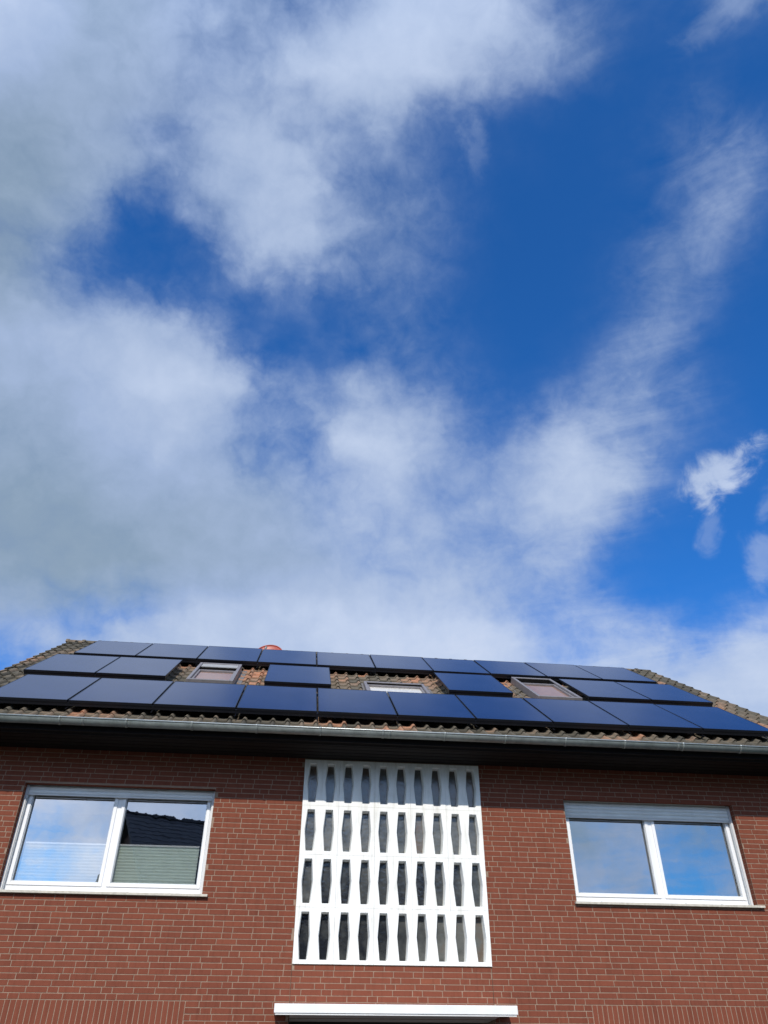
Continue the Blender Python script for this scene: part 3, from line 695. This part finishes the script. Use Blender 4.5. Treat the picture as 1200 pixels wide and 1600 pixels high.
mount(-4.378, 10, 0, 'black rails and hooks carrying the bottom row of ten panels')
mount(-4.372, 10, 2, 'black rails and hooks carrying the top row of ten panels')
mount(-4.588, 2, 1, 'black rails under the panel pair left of the left roof window')
mount(-.663, 1, 1, 'short black rails under the lone panel between left and middle roof windows')
mount(2.509, 1, 1, 'short black rails under the lone panel between middle and right roof windows')
mount(5.005, 2, 1, 'black rails under the panel pair right of the right roof window')
# ---------------------------------------------------------------- satellite dish behind the ridge
dc_ = Vector((-.87, RY+.62, z(7.69)))
dish = empty('satellite_dish', (dc_.x, dc_.y, RP(0, T1, BASE)[2]-.35)); DO = dish.location.copy()
tag(dish, 'red satellite dish peeping over the roof ridge', 'satellite dish')
d_ = MB(); NRg, NS = 8, 36; RD = .34; v = [(0, 0, -.07)]; 
for r_ in range(1, NRg+1):
    rr = RD*r_/NRg
    for s_ in range(NS): a_ = 2*math.pi*s_/NS; v.append((rr*math.cos(a_), rr*math.sin(a_)*1.06, -.07+.07*(rr/RD)**2))
fs = [(0, 1+s_, 1+(s_+1) % NS) for s_ in range(NS)]
for r_ in range(NRg-1):
    for s_ in range(NS): a_ = 1+r_*NS; fs.append((a_+s_, a_+NS+s_, a_+NS+(s_+1) % NS, a_+(s_+1) % NS))
d_.add(v, fs, 0, 0, True)
v2 = []
for k_ in range(10):
    for s_ in range(NS):
        a_ = 2*math.pi*s_/NS; b_ = 2*math.pi*k_/10; rr = RD+.009*math.cos(b_); v2.append((rr*math.cos(a_), rr*math.sin(a_)*1.06, .009*math.sin(b_)))
d_.add(v2, [(k_*NS+s_, ((k_+1) % 10)*NS+s_, ((k_+1) % 10)*NS+(s_+1) % NS, k_*NS+(s_+1) % NS) for k_ in range(10) for s_ in range(NS)], 0, 0, True)
dm = (Matrix.Translation(dc_-DO) @ Matrix.Rotation(R(-8), 4, 'Z') @ Matrix.Rotation(R(66), 4, 'X'))
ob = d_.rot(dm).build('reflector', M_dish, dish); so_ = ob.modifiers.new('solid', 'SOLIDIFY'); so_.thickness = .004
a_ = MB(); k_ = 10
def rod(mb, p, q_, r_, k_=10):
    p, q_ = Vector(p), Vector(q_); d = (q_-p).normalized(); a1 = d.orthogonal().normalized(); a2 = d.cross(a1); v = []
    for c_ in (p, q_):
        for s_ in range(k_): an = 2*math.pi*s_/k_; v.append(c_+a1*math.cos(an)*r_+a2*math.sin(an)*r_)
    mb.add(v, [(s_, (s_+1) % k_, k_+(s_+1) % k_, k_+s_) for s_ in range(k_)]+[tuple(range(k_))[::-1], tuple(range(k_, 2*k_))], 0, 0, True)
rod(a_, (0, .1, -.5), (0, .1, dc_.z-DO.z+.05), .024, 14); a_.build('mast', M_zinc, dish)
a_ = MB(); rod(a_, dm @ Vector((0, -RD*1.0, 0)), dm @ Vector((0, -.16, .38)), .010); rod(a_, dm @ Vector((0, -.17, .36)), dm @ Vector((0, -.10, .32)), .026, 16); a_.build('feed_arm', M_zinc, dish)
# ---------------------------------------------------------------- the house across the street, behind the camera (mirrored in the left window)
nb = empty('neighbour_house', (-6.7, -10.0, 0)); nb.rotation_euler = (0, 0, R(-26))
tag(nb, 'neighbouring house with dark tiled roof, seen mirrored in the left window', 'house')
n1 = MB(); Ln = 19.; HR = z(8.0); HE = z(3.6); dp = 5.3; ov = .3
n1.box(.35, Ln-.35, -dp+.4, dp-.4, 0, HE-.05, 0)
for xx in (.35, Ln-.35): n1.add([(xx, -dp+.4, HE-.05), (xx, dp-.4, HE-.05), (xx, 0, HR-.25)], [(0, 1, 2)], 0)
n1.build('wall', M_nwall, nb)
n2 = MB()
for sg in (1, -1):
    v = [(0, 0, HR), (Ln, 0, HR), (Ln, sg*dp, HE), (0, sg*dp, HE)]; v += [(a, b_, c-.16) for a, b_, c in v]
    n2.add(v, [(0, 1, 2, 3), (4, 5, 6, 7), (0, 3, 7, 4), (1, 2, 6, 5), (2, 3, 7, 6)], 0)
    for j in range(22):
        t = j/22; yy, zz = sg*dp*(1-t), HE+(HR-HE)*t
        n2.box(0, Ln, min(yy, yy-sg*.1), max(yy, yy-sg*.1), zz, zz+.03, 0)
for j in range(50): n2.box(j*.38, j*.38+.07, -.12, .12, HR-.02, HR+.075, 0); n2.box(j*.38+.07, j*.38+.38, -.10, .10, HR-.02, HR+.05, 0)
n2.build('roof', M_nroof, nb)
for j in range(5):
    n3 = MB(); xx = 2+j*3.4; n3.box(xx, xx+1.3, dp-.42, dp-.38, 2.2, 3.5, 0); n3.build('window', M_dark, nb)
# the brown of a curtain behind the lower right lattice cells is painted into the glass
